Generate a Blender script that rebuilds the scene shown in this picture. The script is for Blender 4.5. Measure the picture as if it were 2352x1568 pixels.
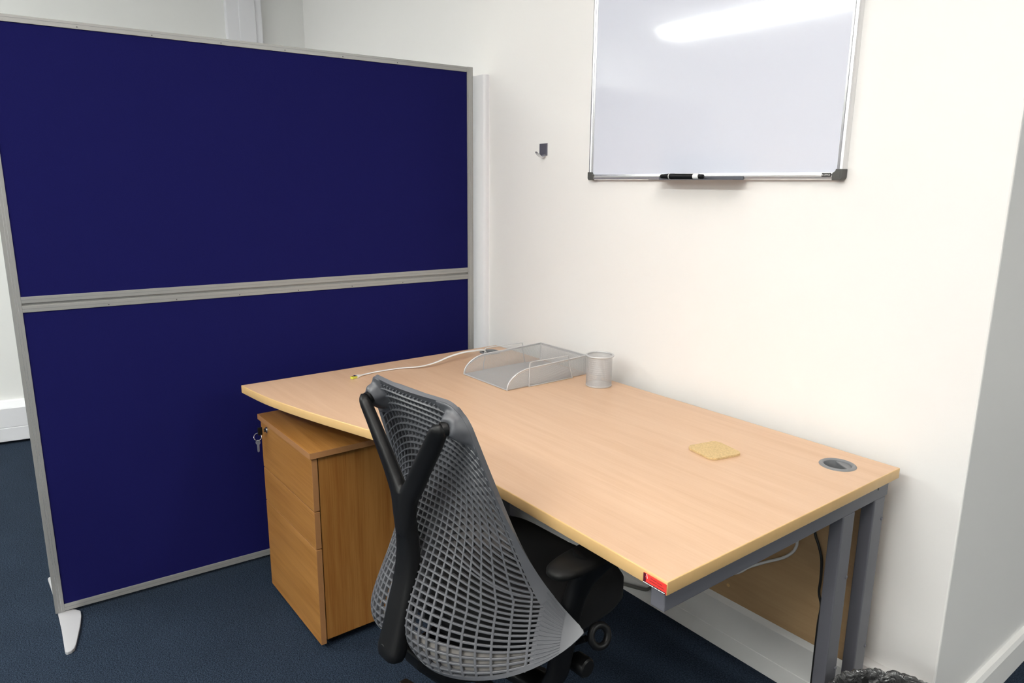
import bpy, bmesh, math, random
import numpy as np
from mathutils import Vector, Matrix

random.seed(3)
rng = np.random.default_rng(5)
scene = bpy.context.scene
COL = scene.collection
for o in list(bpy.data.objects):
    bpy.data.objects.remove(o)

# ------------------------------------------------------------------ camera
CAM = np.array([0.664, -1.6317, 1.3422])
YAW, PITCH, ROLL, FPX = -0.9146, -0.2167, 0.0085, 1630.86
d = np.array([math.sin(YAW) * math.cos(PITCH), math.cos(YAW) * math.cos(PITCH), math.sin(PITCH)])
r = np.cross(d, [0, 0, 1]); r /= np.linalg.norm(r)
u = np.cross(r, d)
r2 = math.cos(ROLL) * r + math.sin(ROLL) * u
u2 = -math.sin(ROLL) * r + math.cos(ROLL) * u
cd = bpy.data.cameras.new('camera')
cam = bpy.data.objects.new('camera', cd)
COL.objects.link(cam)
cd.sensor_fit = 'HORIZONTAL'
cd.sensor_width = 36.0
cd.lens = FPX * 36.0 / 2352.0
cd.clip_start = 0.02
cam.matrix_world = Matrix(((r2[0], u2[0], -d[0], CAM[0]), (r2[1], u2[1], -d[1], CAM[1]),
                           (r2[2], u2[2], -d[2], CAM[2]), (0, 0, 0, 1)))
scene.camera = cam

# ------------------------------------------------------------------ world, lights, exposure
w = bpy.data.worlds.new('world')
scene.world = w
w.use_nodes = True
w.node_tree.nodes['Background'].inputs[0].default_value = (0.9, 0.95, 1.0, 1)
w.node_tree.nodes['Background'].inputs[1].default_value = 0.05
LAMP_STRENGTH = 18.0
LAMP_COLOR = (0.97, 1.0, 0.95)
# ceiling fixtures: centre x, centre y, length along x (first mirrored in the whiteboard, the others added for light)
LAMPS = [(-2.76, -3.12, 1.5), (0.2, -3.3, 1.5), (-0.35, -5.8, 1.5), (2.2, -5.8, 1.5), (3.3, 0.5, 1.5)]
# unseen flash, guessed from the light, held at the camera and bounced off the ceiling
fl = bpy.data.lights.new('camera_flash', 'SPOT')
fl.energy = 170.0
fl.color = (1.0, 0.94, 0.90)
fl.spot_size = math.radians(120)
fl.spot_blend = 0.8
fl.shadow_soft_size = 0.04
flo = bpy.data.objects.new('camera_flash', fl)
COL.objects.link(flo)
flo.location = (0.70, -1.66, 1.50)
flo.rotation_euler = Vector((0.45, 0.15, -1.0)).to_track_quat('Z', 'Y').to_euler()
scene.view_settings.view_transform = 'Standard'
scene.view_settings.look = 'None'
scene.view_settings.gamma = 1.0
scene.view_settings.use_curve_mapping = False
scene.view_settings.exposure = 1.48


# ------------------------------------------------------------------ materials
def s2l(c):
    return tuple(((x / 255) / 12.92 if x / 255 <= 0.04045 else ((x / 255 + 0.055) / 1.055) ** 2.4) for x in c) + (1.0,)


def new_mat(name):
    m = bpy.data.materials.new(name)
    m.use_nodes = True
    nt = m.node_tree
    return m, nt, nt.nodes['Principled BSDF'], nt.nodes, nt.links


def plain(name, col, rough=0.5, metal=0.0, spec=0.5, noise=0.0, nscale=60.0, bump=0.0, coat=0.0, bdist=0.001, warp=0.0):
    m, nt, b, N, L = new_mat(name)
    b.inputs['Roughness'].default_value = rough
    b.inputs['Metallic'].default_value = metal
    b.inputs['Specular IOR Level'].default_value = spec
    b.inputs['Coat Weight'].default_value = coat
    c = col if len(col) == 4 else tuple(col) + (1.0,)
    tc = N.new('ShaderNodeTexCoord')
    nz = N.new('ShaderNodeTexNoise')
    nz.inputs['Scale'].default_value = nscale
    nz.inputs['Detail'].default_value = 4
    nz.inputs['Distortion'].default_value = warp
    L.new(tc.outputs['Object'], nz.inputs['Vector'])
    mix = N.new('ShaderNodeMix')
    mix.data_type = 'RGBA'
    k = noise
    mix.inputs[6].default_value = tuple(x * (1 - k) for x in c[:3]) + (1,)
    mix.inputs[7].default_value = tuple(min(1, x * (1 + k)) for x in c[:3]) + (1,)
    L.new(nz.outputs['Fac'], mix.inputs[0])
    L.new(mix.outputs[2], b.inputs['Base Color'])
    if bump:
        bp = N.new('ShaderNodeBump')
        bp.inputs['Strength'].default_value = bump
        bp.inputs['Distance'].default_value = bdist
        L.new(nz.outputs['Fac'], bp.inputs['Height'])
        L.new(bp.outputs['Normal'], b.inputs['Normal'])
    return m


def wood(name, c_light, c_dark, scale=(2.0, 26.0, 26.0), figure=(0.8, 5.0, 5.0), rough=0.38, contrast=1.0, fleck=0.25):
    """laminate: fine fibre streaks plus a broad figure, in object space"""
    m, nt, b, N, L = new_mat(name)
    b.inputs['Roughness'].default_value = rough
    b.inputs['Specular IOR Level'].default_value = 0.4
    tc = N.new('ShaderNodeTexCoord')

    def nz(sc, detail, dist):
        mp = N.new('ShaderNodeMapping')
        mp.inputs['Scale'].default_value = sc
        L.new(tc.outputs['Object'], mp.inputs['Vector'])
        n = N.new('ShaderNodeTexNoise')
        n.inputs['Scale'].default_value = 1.0
        n.inputs['Detail'].default_value = detail
        n.inputs['Roughness'].default_value = 0.6
        n.inputs['Distortion'].default_value = dist
        L.new(mp.outputs['Vector'], n.inputs['Vector'])
        return n
    a = nz(scale, 5, 0.3)
    f = nz(figure, 3, 1.2)
    fl = nz(tuple(x * (1.6 if x == min(scale) else 5) for x in scale), 3, 0.0)
    m1 = N.new('ShaderNodeMath'); m1.operation = 'MULTIPLY_ADD'
    m1.inputs[1].default_value = 0.55
    L.new(a.outputs['Fac'], m1.inputs[0])
    m2 = N.new('ShaderNodeMath'); m2.operation = 'MULTIPLY'
    m2.inputs[1].default_value = 0.45
    L.new(f.outputs['Fac'], m2.inputs[0])
    L.new(m2.outputs[0], m1.inputs[2])
    m3 = N.new('ShaderNodeMath'); m3.operation = 'MULTIPLY_ADD'
    m3.inputs[1].default_value = fleck
    L.new(fl.outputs['Fac'], m3.inputs[0])
    L.new(m1.outputs[0], m3.inputs[2])
    rmp = N.new('ShaderNodeMapRange')
    lo = 0.5 - 0.22 / contrast + fleck * 0.5
    hi = 0.5 + 0.22 / contrast + fleck * 0.5
    rmp.inputs['From Min'].default_value = lo
    rmp.inputs['From Max'].default_value = hi
    L.new(m3.outputs[0], rmp.inputs['Value'])
    mix = N.new('ShaderNodeMix'); mix.data_type = 'RGBA'
    mix.inputs[6].default_value = c_dark
    mix.inputs[7].default_value = c_light
    L.new(rmp.outputs['Result'], mix.inputs[0])
    L.new(mix.outputs[2], b.inputs['Base Color'])
    return m


def carpet_mat():
    m, nt, b, N, L = new_mat('carpet')
    b.inputs['Roughness'].default_value = 0.95
    b.inputs['Specular IOR Level'].default_value = 0.1
    tc = N.new('ShaderNodeTexCoord')
    n1 = N.new('ShaderNodeTexNoise'); n1.inputs['Scale'].default_value = 230; n1.inputs['Detail'].default_value = 3
    n2 = N.new('ShaderNodeTexNoise'); n2.inputs['Scale'].default_value = 5; n2.inputs['Detail'].default_value = 3
    v = N.new('ShaderNodeTexVoronoi'); v.inputs['Scale'].default_value = 330
    for n in (n1, n2, v):
        L.new(tc.outputs['Object'], n.inputs['Vector'])
    mr = N.new('ShaderNodeMapRange')
    mr.inputs['From Min'].default_value = 0.33; mr.inputs['From Max'].default_value = 0.67
    L.new(n1.outputs['Fac'], mr.inputs['Value'])
    mix = N.new('ShaderNodeMix'); mix.data_type = 'RGBA'
    mix.inputs[6].default_value = (0.012, 0.0185, 0.032, 1)
    mix.inputs[7].default_value = (0.040, 0.060, 0.095, 1)
    L.new(mr.outputs['Result'], mix.inputs[0])
    mix2 = N.new('ShaderNodeMix'); mix2.data_type = 'RGBA'; mix2.blend_type = 'MULTIPLY'
    mix2.inputs[0].default_value = 0.35
    L.new(mix.outputs[2], mix2.inputs[6]); L.new(n2.outputs['Fac'], mix2.inputs[7])
    L.new(mix2.outputs[2], b.inputs['Base Color'])
    bp = N.new('ShaderNodeBump'); bp.inputs['Strength'].default_value = 0.7; bp.inputs['Distance'].default_value = 0.003
    L.new(v.outputs['Distance'], bp.inputs['Height'])
    L.new(bp.outputs['Normal'], b.inputs['Normal'])
    return m


def emit(name, col, s):
    m, nt, b, N, L = new_mat(name)
    b.inputs['Base Color'].default_value = (0.9, 0.9, 0.9, 1)
    b.inputs['Emission Color'].default_value = tuple(col) + (1,)
    b.inputs['Emission Strength'].default_value = s
    return m


M = {}
M['wall'] = plain('wall_paint', (0.87, 0.855, 0.84), 0.42, spec=0.35, noise=0.012, nscale=3.0)
M['wall_far'] = plain('wall_paint_far', (0.82, 0.82, 0.80), 0.5, spec=0.3, noise=0.012, nscale=3.0)
M['ceiling'] = plain('ceiling_tile', (0.82, 0.82, 0.80), 0.8, noise=0.03, nscale=90)
M['carpet'] = carpet_mat()
M['upvc'] = plain('white_upvc', (0.80, 0.80, 0.83), 0.35, noise=0.01)
M['skirt'] = plain('grey_white_trunking', (0.74, 0.73, 0.72), 0.4, noise=0.03, nscale=14)
M['alu'] = plain('satin_aluminium', (0.34, 0.34, 0.33), 0.38, metal=0.35, noise=0.03, nscale=30)
M['alu_bright'] = plain('bright_aluminium', (0.78, 0.78, 0.79), 0.25, metal=0.75, noise=0.02)
M['screw'] = plain('dark_screw', (0.02, 0.02, 0.02), 0.5)
M['blue'] = plain('blue_felt', (0.0085, 0.0085, 0.078), 0.95, spec=0.08, noise=0.22, nscale=600, bump=0.35)
M['foot'] = plain('pale_painted_steel', (0.42, 0.42, 0.44), 0.4, noise=0.02)
M['beech'] = wood('beech_laminate', (0.68, 0.46, 0.308, 1), (0.60, 0.38, 0.237, 1), scale=(3.0, 42.0, 42.0), figure=(1.2, 9.0, 9.0), rough=0.36, contrast=1.25)
M['edge'] = plain('beech_edge_band', (0.69, 0.45, 0.20), 0.4, noise=0.06, nscale=40)
M['oak_v'] = wood('oak_laminate_upright', (0.37, 0.172, 0.044, 1), (0.27, 0.105, 0.020, 1), scale=(50.0, 50.0, 2.6), figure=(13.0, 13.0, 0.9), rough=0.42, contrast=1.7, fleck=0.45)
M['oak_h'] = wood('oak_laminate_level', (0.38, 0.18, 0.048, 1), (0.28, 0.12, 0.025, 1), scale=(2.6, 50.0, 50.0), figure=(0.9, 13.0, 13.0), rough=0.42, contrast=1.6, fleck=0.45)
M['oak_edge'] = plain('oak_edge_band', (0.36, 0.175, 0.07), 0.45, noise=0.07, nscale=60)
M['panel'] = wood('modesty_laminate', (0.50, 0.335, 0.18, 1), (0.39, 0.245, 0.12, 1), scale=(3.0, 40.0, 40.0), figure=(1.5, 8.0, 8.0), rough=0.5)
M['steel'] = plain('grey_powder_coat', (0.125, 0.125, 0.145), 0.42, noise=0.06, nscale=500, bump=0.1)
M['grey_back'] = plain('grey_elastomer', (0.098, 0.101, 0.112), 0.42, noise=0.03, nscale=60)
M['grey_soft'] = plain('grey_fabric', (0.22, 0.205, 0.195), 0.9, noise=0.10, nscale=800, bump=0.4)
M['black'] = plain('black_plastic', (0.0055, 0.0055, 0.006), 0.42, spec=0.3, noise=0.10, nscale=700, bump=0.12)
M['black_matt'] = plain('black_fabric', (0.005, 0.005, 0.006), 0.9, noise=0.2, nscale=700, bump=0.3)
M['black_soft'] = plain('black_arm_pad', (0.0035, 0.0035, 0.0035), 0.55, spec=0.25, noise=0.1, nscale=600)
M['wb'] = plain('whiteboard_enamel', (0.69, 0.715, 0.81), 0.07, spec=0.5, noise=0.006, nscale=2.0)
M['cap'] = plain('dark_grey_cap', (0.085, 0.085, 0.08), 0.5, noise=0.04)
M['tray_grey'] = plain('slate_pen_tray', (0.10, 0.105, 0.125), 0.45, noise=0.03)
M['white'] = plain('white_plastic', (0.84, 0.84, 0.84), 0.4, noise=0.01)
M['ink'] = plain('black_print', (0.008, 0.008, 0.008), 0.5)
M['mesh'] = plain('silver_wire', (0.60, 0.60, 0.61), 0.35, metal=0.4, noise=0.03)
M['chrome'] = plain('chrome', (0.75, 0.75, 0.76), 0.15, metal=1.0)
M['hook'] = plain('brushed_steel', (0.30, 0.29, 0.33), 0.3, metal=0.7, noise=0.04)
M['gromm'] = plain('grey_grommet', (0.20, 0.205, 0.215), 0.42, noise=0.03)
M['dark'] = plain('dark_inside', (0.012, 0.012, 0.012), 0.7)
M['cork'] = plain('cork', (0.60, 0.43, 0.215), 0.9, noise=0.38, nscale=260, bump=0.5)
M['red'] = plain('red_label', (0.80, 0.055, 0.045), 0.3, noise=0.05, nscale=60)
M['maroon'] = plain('maroon_print', (0.10, 0.008, 0.022), 0.3)
M['printred'] = plain('dark_red_print', (0.40, 0.03, 0.03), 0.3)
M['cable_w'] = plain('white_cable', (0.80, 0.79, 0.78), 0.4)
M['cable_g'] = plain('grey_cable', (0.16, 0.155, 0.14), 0.5)
M['cable_k'] = plain('black_cable', (0.012, 0.012, 0.012), 0.45)
M['plug'] = plain('yellow_green_plug', (0.62, 0.62, 0.08), 0.25)
M['gold'] = plain('gold_contact', (0.6, 0.42, 0.12), 0.3, metal=1.0)
M['liner'] = plain('bin_liner_film', (0.045, 0.045, 0.046), 0.15, spec=1.0, noise=0.3, nscale=34, bump=1.0, bdist=0.012, warp=1.6)
M['bin'] = plain('black_bin', (0.012, 0.012, 0.012), 0.5)
M['lamp'] = emit('lamp_diffuser', LAMP_COLOR, LAMP_STRENGTH)


# ------------------------------------------------------------------ helpers
class MB:
    def __init__(self):
        self.v = []
        self.f = []

    def add(self, vs, fs):
        o = len(self.v)
        self.v.extend([tuple(map(float, p)) for p in vs])
        self.f.extend([tuple(i + o for i in f) for f in fs])
        return self

    def box(self, x0, x1, y0, y1, z0, z1, T=None):
        vs = [(x, y, z) for z in (z0, z1) for y in (y0, y1) for x in (x0, x1)]
        if T is not None:
            vs = [T(p) for p in vs]
        return self.add(vs, [(0, 2, 3, 1), (4, 5, 7, 6), (0, 1, 5, 4), (2, 6, 7, 3), (0, 4, 6, 2), (1, 3, 7, 5)])

    def rings(self, rings, cap=True, closed=True):
        n = len(rings[0])
        vs = [p for rg in rings for p in rg]
        fs = []
        for i in range(len(rings) - 1):
            for j in range(n if closed else n - 1):
                k = (j + 1) % n
                fs.append((i * n + j, i * n + k, (i + 1) * n + k, (i + 1) * n + j))
        if cap:
            fs.append(tuple(reversed(range(n))))
            fs.append(tuple(range((len(rings) - 1) * n, len(rings) * n)))
        return self.add(vs, fs)

    def prism(self, poly, f0, f1):
        """poly: 2-D outline; f0/f1 map a 2-D point to the two 3-D faces"""
        return self.rings([[f0(p) for p in poly], [f1(p) for p in poly]])

    def tube(self, path, rad, n=10, cap=True, flat=None):
        P = np.array(path, float)
        R = np.full(len(P), rad) if np.isscalar(rad) else np.array(rad, float)
        T = np.gradient(P, axis=0)
        T /= np.linalg.norm(T, axis=1)[:, None] + 1e-12
        up = np.array([0, 0, 1.0])
        if abs(T[0] @ up) > 0.9:
            up = np.array([0, 1.0, 0])
        a = np.cross(T[0], up); a /= np.linalg.norm(a)
        out = []
        for i in range(len(P)):
            a = a - (a @ T[i]) * T[i]; a /= np.linalg.norm(a) + 1e-12
            b = np.cross(T[i], a)
            fl = 1.0 if flat is None else flat
            out.append([P[i] + R[i] * (math.cos(t) * a + fl * math.sin(t) * b) for t in np.linspace(0, 2 * math.pi, n, endpoint=False)])
        return self.rings(out, cap)

    def sweep(self, path, A, B, ra, rb, n=20, power=2.6):
        """superellipse section with explicit axes, rounded over at both ends"""
        out = []
        for i in range(len(path)):
            sec = []
            for t in np.linspace(0, 2 * math.pi, n, endpoint=False):
                c, s = math.cos(t), math.sin(t)
                sec.append(path[i] + A[i] * ra[i] * math.copysign(abs(c) ** (2 / power), c) + B[i] * rb[i] * math.copysign(abs(s) ** (2 / power), s))
            out.append(sec)
        return self.rings(out, True)

    def lathe(self, prof, cx, cy, n=40, cap=False):
        out = [[(cx + rr * math.cos(t), cy + rr * math.sin(t), z) for t in np.linspace(0, 2 * math.pi, n, endpoint=False)] for rr, z in prof]
        return self.rings(out, cap)

    def torus(self, c, ax1, ax2, R, rr, n=32, k=10):
        c = np.array(c, float); ax1 = np.array(ax1, float); ax2 = np.array(ax2, float)
        ax3 = np.cross(ax1, ax2)
        rg = []
        for t in np.linspace(0, 2 * math.pi, n, endpoint=False):
            e = math.cos(t) * ax1 + math.sin(t) * ax2
            rg.append([c + e * (R + rr * math.cos(q)) + ax3 * rr * math.sin(q) for q in np.linspace(0, 2 * math.pi, k, endpoint=False)])
        rg.append(rg[0])
        return self.rings(rg, False)


ROOTLOC = {}


def tag(o, label, cat, group=None, kind=None):
    o['label'] = label
    o['category'] = cat
    if group:
        o['group'] = group
    if kind:
        o['kind'] = kind
    return o


def thing(name, label, cat, loc, group=None):
    o = bpy.data.objects.new(name, None)
    o.empty_display_size = 0.05
    COL.objects.link(o)
    o.location = loc
    ROOTLOC[o.name] = Vector(loc)
    return tag(o, label, cat, group)


def rootloc(o):
    while o.parent:
        o = o.parent
    return ROOTLOC.get(o.name, Vector((0, 0, 0)))


def obj(name, mb, mat, parent=None, smooth=False, bevel=0.0, seg=2, label=None, origin=None):
    me = bpy.data.meshes.new(name)
    me.from_pydata(mb.v, [], mb.f)
    bm = bmesh.new()
    bm.from_mesh(me)
    bmesh.ops.recalc_face_normals(bm, faces=bm.faces)
    if bevel:
        es = [e for e in bm.edges if len(e.link_faces) == 2 and e.calc_face_angle(0) > 0.5]
        bmesh.ops.bevel(bm, geom=es, offset=bevel, segments=seg, affect='EDGES', profile=0.5, clamp_overlap=True)
    L = rootloc(parent) if parent else Vector((0, 0, 0))
    if parent is None and origin is not None:
        L = Vector(origin)
    bmesh.ops.translate(bm, verts=bm.verts, vec=-L)
    bm.to_mesh(me)
    bm.free()
    o = bpy.data.objects.new(name, me)
    COL.objects.link(o)
    me.materials.append(mat)
    if parent:
        o.parent = parent
    elif origin is not None:
        o.location = L
        ROOTLOC[o.name] = L
    if smooth:
        for p in me.polygons:
            p.use_smooth = True
        try:
            me.set_sharp_from_angle(angle=math.radians(42))
        except Exception:
            pass
    if label:
        o['label'] = label
    return o


def place(name, me, pos, parent, rot=None):
    """another copy of a shared mesh as a part of `parent`"""
    o = bpy.data.objects.new(name, me)
    COL.objects.link(o)
    o.parent = parent
    o.location = Vector(pos) - rootloc(parent)
    if rot is not None:
        o.rotation_euler = rot
    return o


def struct(name, mb, mat, label, cat, **k):
    o = obj(name, mb, mat, **k)
    return tag(o, label, cat, kind='structure')


def text_mesh(name, body, size, mat, parent, loc, xaxis, yaxis, extrude=0.0002):
    cu = bpy.data.curves.new(name, 'FONT')
    cu.body = body
    cu.size = size
    cu.extrude = extrude
    cu.align_x = 'CENTER'
    cu.align_y = 'CENTER'
    t = bpy.data.objects.new(name, cu)
    COL.objects.link(t)
    dg = bpy.context.evaluated_depsgraph_get()
    me = bpy.data.meshes.new_from_object(t.evaluated_get(dg))
    bpy.data.objects.remove(t)
    X = Vector(xaxis); Y = Vector(yaxis); Z = X.cross(Y)
    mat4 = Matrix(((X.x, Y.x, Z.x, loc[0]), (X.y, Y.y, Z.y, loc[1]), (X.z, Y.z, Z.z, loc[2]), (0, 0, 0, 1)))
    me.transform(Matrix.Translation(-rootloc(parent)) @ mat4)
    me.materials.clear()
    me.materials.append(mat)
    o = bpy.data.objects.new(name, me)
    COL.objects.link(o)
    o.parent = parent
    return o


def spline(pts, n=40):
    P = np.array(pts, float)
    m = len(P)
    t = np.concatenate([[0], np.cumsum(np.linalg.norm(np.diff(P, axis=0), axis=1))])
    out = []
    for q in np.linspace(0, t[-1], n):
        i = min(max(np.searchsorted(t, q) - 1, 0), m - 2)
        s = (q - t[i]) / (t[i + 1] - t[i])
        p0, p1, p2, p3 = P[max(i - 1, 0)], P[i], P[i + 1], P[min(i + 2, m - 1)]
        out.append(0.5 * ((2 * p1) + (-p0 + p2) * s + (2 * p0 - 5 * p1 + 4 * p2 - p3) * s * s + (-p0 + 3 * p1 - 3 * p2 + p3) * s ** 3))
    return np.array(out)


# ------------------------------------------------------------------ room shell
CEIL = 2.62
WY = 0.058           # face of the whiteboard wall
CX = 0.1156          # its free right-hand end
A = np.array([-3.50, WY]); Bq = np.array([-3.81, -1.9])
dirv = (Bq - A) / np.linalg.norm(Bq - A)
E_ = A + dirv * 7.6   # far wall runs on behind the camera
struct('floor', MB().box(-6, 5.6, -7.8, 3.6, -0.1, 0), M['carpet'], 'dark blue flecked carpet floor', 'floor')
struct('ceiling', MB().box(-6, 5.6, -7.8, 3.6, CEIL, CEIL + 0.1), M['ceiling'], 'white ceiling above the office', 'ceiling')
struct('wall_back', MB().box(-3.50, CX, WY, 2.6, 0, CEIL), M['wall'], 'white painted wall carrying the whiteboard, with a free right end', 'wall', bevel=0.004)
nrm = np.array([dirv[1], -dirv[0]])
if nrm[0] > 0:
    nrm = -nrm
q = [A - dirv * 0.12, E_, E_ + nrm * 0.15, A - dirv * 0.12 + nrm * 0.15]
struct('wall_left', MB().prism(q, lambda p: (p[0], p[1], 0), lambda p: (p[0], p[1], CEIL)), M['wall_far'], 'white far wall behind the blue screen', 'wall')
struct('wall_right', MB().box(5.4, 5.6, -7.8, 3.6, 0, CEIL), M['wall'], 'white wall on the far right, out of frame', 'wall')
struct('wall_front', MB().box(-6, 5.4, -7.8, -7.4, 0, CEIL), M['wall'], 'white wall behind the camera, out of frame', 'wall')
struct('wall_rear', MB().box(CX, 5.4, 3.4, 3.6, 0, CEIL), M['wall'], 'white wall closing the bay past the free wall end, out of frame', 'wall')

# skirting trunking along the whiteboard wall (profile in y, z)
prof = [(WY, 0), (0.0085, 0), (0.0085, 0.053), (0.0105, 0.0545), (0.0105, 0.0565), (0.0085, 0.058), (0.0085, 0.148),
        (0.011, 0.1515), (0.026, 0.176), (0.030, 0.179), (WY, 0.180)]
struct('trim_1', MB().prism(prof, lambda p: (-3.45, p[0], p[1]), lambda p: (CX - 0.002, p[0], p[1])), M['skirt'],
       'white plastic skirting trunking along the foot of the whiteboard wall under the desk', 'trunking')
# the same trunking on the far wall
prof2 = [(0, 0.016), (0.046, 0.016), (0.046, 0.085), (0.044, 0.087), (0.044, 0.089), (0.046, 0.091), (0.046, 0.190), (0.043, 0.196),
         (0.022, 0.222), (0, 0.226)]


def farwall(s, out, z):
    p = A + dirv * s - nrm * out
    return (p[0], p[1], z)


struct('trim_2', MB().prism(prof2, lambda p: farwall(0.1, p[0], p[1]), lambda p: farwall(6.5, p[0], p[1])), M['upvc'],
       'white skirting trunking at the foot of the far wall left of the blue screen', 'trunking')
# upright trunking on the far wall: broad channel with a narrow lid line
t3 = MB()
t3.prism([(0, 0), (0.048, 0.0), (0.050, 0.004), (0.050, 0.180), (0.048, 0.186), (0, 0.186)], lambda p: farwall(0.235 + p[1], p[0], 0.2), lambda p: farwall(0.235 + p[1], p[0], CEIL))
t3.prism([(0.0502, 0.034), (0.056, 0.036), (0.056, 0.118), (0.0502, 0.120)], lambda p: farwall(0.235 + p[1], p[0], 0.2), lambda p: farwall(0.235 + p[1], p[0], CEIL))
struct('trim_3', t3, M['upvc'], 'white upright cable trunking on the far wall above the blue screen', 'trunking')
# upright boxing on the whiteboard wall by the end of the screen
pr = [(-1.86, WY), (-1.86, 0.034)]
for t in np.linspace(0, math.pi / 2, 7):
    pr.append((-1.703 + 0.014 * math.sin(t), 0.048 - 0.014 * math.cos(t)))
pr.append((-1.689, WY))
struct('trim_4', MB().prism(pr, lambda p: (p[0], p[1], 0.18), lambda p: (p[0], p[1], 1.757)), M['upvc'],
       'white upright boxing on the wall beside the end post of the blue screen', 'boxing', smooth=True)
struct('baseboard_right', MB().prism([(CX, 0), (CX + 0.018, 0), (CX + 0.018, 0.085), (CX + 0.012, 0.098), (CX, 0.10)], lambda p: (p[0], WY + 0.03, p[1]), lambda p: (p[0], 2.6, p[1])),
       M['wall'], 'white skirting board along the free end of the wall', 'skirting')

# ------------------------------------------------------------------ ceiling lamps
for i, (lx, ly, ll) in enumerate(LAMPS):  # only the first shows, as a reflection; the rest are added fill lights
    lab = ['long white fluorescent ceiling light mirrored as a bright streak in the whiteboard',
           'added fluorescent ceiling light, unseen, behind the desk chair, nearest to the camera',
           'added fluorescent ceiling light, unseen, in the middle of the rear row',
           'added fluorescent ceiling light, unseen, brightening from the right of the rear row',
           'added fluorescent ceiling light, unseen, brightening the free wall end from the bay'][i]
    t = thing('ceiling_light', lab, 'light', (lx, ly, CEIL), 'fluorescent ceiling lights')
    obj('housing', MB().box(lx - ll / 2 - .02, lx + ll / 2 + .02, ly - .17, ly + .17, CEIL - .035, CEIL), M['white'], t)
    sec = [(-.14, -.035), (-.135, -.06), (-.10, -.075), (.10, -.075), (.135, -.06), (.14, -.035)]
    obj('diffuser', MB().prism(sec, lambda p: (lx - ll / 2, ly + p[0], CEIL + p[1]), lambda p: (lx + ll / 2, ly + p[0], CEIL + p[1])), M['lamp'], t)

# ------------------------------------------------------------------ desk
H = 0.7196
T = 0.025
front = spline([(-1.5616, -.993), (-1.4144, -.977), (-1.2998, -.955), (-1.1966, -.930), (-1.0894, -.9005), (-.9505, -.860), (-.82, -.828), (-.70, -.808),
                (-.58, -.799), (-.4745, -.797), (-.30, -.7975), (0.0, -.8)], 60)
outline = [(-1.5616, 0.0)] + [tuple(p) for p in front] + [(0.0, 0.0)]


def inset(poly, dd):
    P = np.array(poly)
    n = len(P)
    out = []
    area = sum(P[i][0] * P[(i + 1) % n][1] - P[(i + 1) % n][0] * P[i][1] for i in range(n))
    sg = 1 if area > 0 else -1
    for i in range(n):
        a = P[i] - P[i - 1]; b = P[(i + 1) % n] - P[i]
        a /= np.linalg.norm(a); b /= np.linalg.norm(b)
        na = np.array([-a[1], a[0]]) * sg; nb = np.array([-b[1], b[0]]) * sg
        m = na + nb
        m /= (1 + na @ nb)
        out.append(tuple(P[i] + m * dd))
    return out


desk = thing('desk', 'light beech office desk with curved left end and grey steel legs against the wall', 'desk', (-0.8, -0.4, 0))
ins = inset(outline, 0.002)
HOLES = [(-0.0946, -0.0985), (-1.4766, -0.0885)]
HR = 0.033
# top board with two real round cable holes: built by bmesh triangulation of outline plus hole loops
bm = bmesh.new()


def board_face(z):
    loops = [ins] + [[(hx + HR * math.cos(t), hy + HR * math.sin(t)) for t in np.linspace(0, 2 * math.pi, 32, endpoint=False)] for hx, hy in HOLES]
    es, rings_ = [], []
    for lp in loops:
        vs = [bm.verts.new((p[0], p[1], z)) for p in lp]
        rings_.append(vs)
        for i in range(len(vs)):
            es.append(bm.edges.new((vs[i], vs[(i + 1) % len(vs)])))
    bmesh.ops.triangle_fill(bm, use_beauty=True, use_dissolve=False, edges=es)
    return rings_


ra_ = board_face(H)
rb_ = board_face(H - T)
for la, lb in zip(ra_[1:], rb_[1:]):
    for i in range(len(la)):
        j = (i + 1) % len(la)
        bm.faces.new((la[i], la[j], lb[j], lb[i]))
bmesh.ops.recalc_face_normals(bm, faces=bm.faces)
me = bpy.data.meshes.new('desktop')
bmesh.ops.translate(bm, verts=bm.verts, vec=-rootloc(desk))
bm.to_mesh(me); bm.free()
me.materials.append(M['beech'])
top = bpy.data.objects.new('desktop', me); COL.objects.link(top); top.parent = desk
rg = []
for off, z in ((.002, H), (.0010, H - .0002), (.0003, H - .0008), (0, H - .002), (0, H - T + .002), (.0006, H - T + .0006), (.002, H - T)):
    pl_ = inset(outline, off) if off else outline
    rg.append([(p[0], p[1], z) for p in pl_])
obj('edge_band', MB().rings(rg, False), M['edge'], desk, smooth=True)
# right-hand leg frame
XO, XI = -0.012, -0.042


def leg_frame(xo, xi, yf):
    x0, x1 = min(xo, xi), max(xo, xi)
    beam = obj('top_beam', MB().box(x0, x1, yf, -0.018, 0.655, H - T), M['steel'], desk, bevel=.002)
    for yy in (-0.213, -0.076):
        post = obj('upright', MB().box(x0, x1, yy, yy + .05, 0.045, 0.655), M['steel'], desk, bevel=.003)
        for zz in (0.60, 0.50, 0.27, 0.15):
            sc = MB().lathe([(0, 0), (.0045, 0), (.0045, .0015), (.003, .0025), (0, .0025)], 0, 0, 12)
            sx = x1 if xo > xi else x0
            cc = MB()
            for p in sc.v:
                cc.v.append((sx + (p[2] if xo > xi else -p[2]), yy + .042 + p[0], zz + p[1]))
            cc.f = sc.f
            if (yy < -.1 and zz in (0.50, 0.27, .15)) or (yy > -.1 and zz in (.60, .27, .15)):
                obj('bolt', cc, M['steel'], post)
    obj('foot_bar', MB().box(x0 - .005, x1 + .005, yf + .02, -0.018, 0.012, 0.045), M['steel'], desk, bevel=.004)
    for yy in (yf + .06, -.06):
        obj('levelling_foot', MB().lathe([(0, 0), (.016, 0), (.016, .006), (.008, .012), (0, .012)], (x0 + x1) / 2, yy, 16), M['black'], desk)
    return beam


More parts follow.
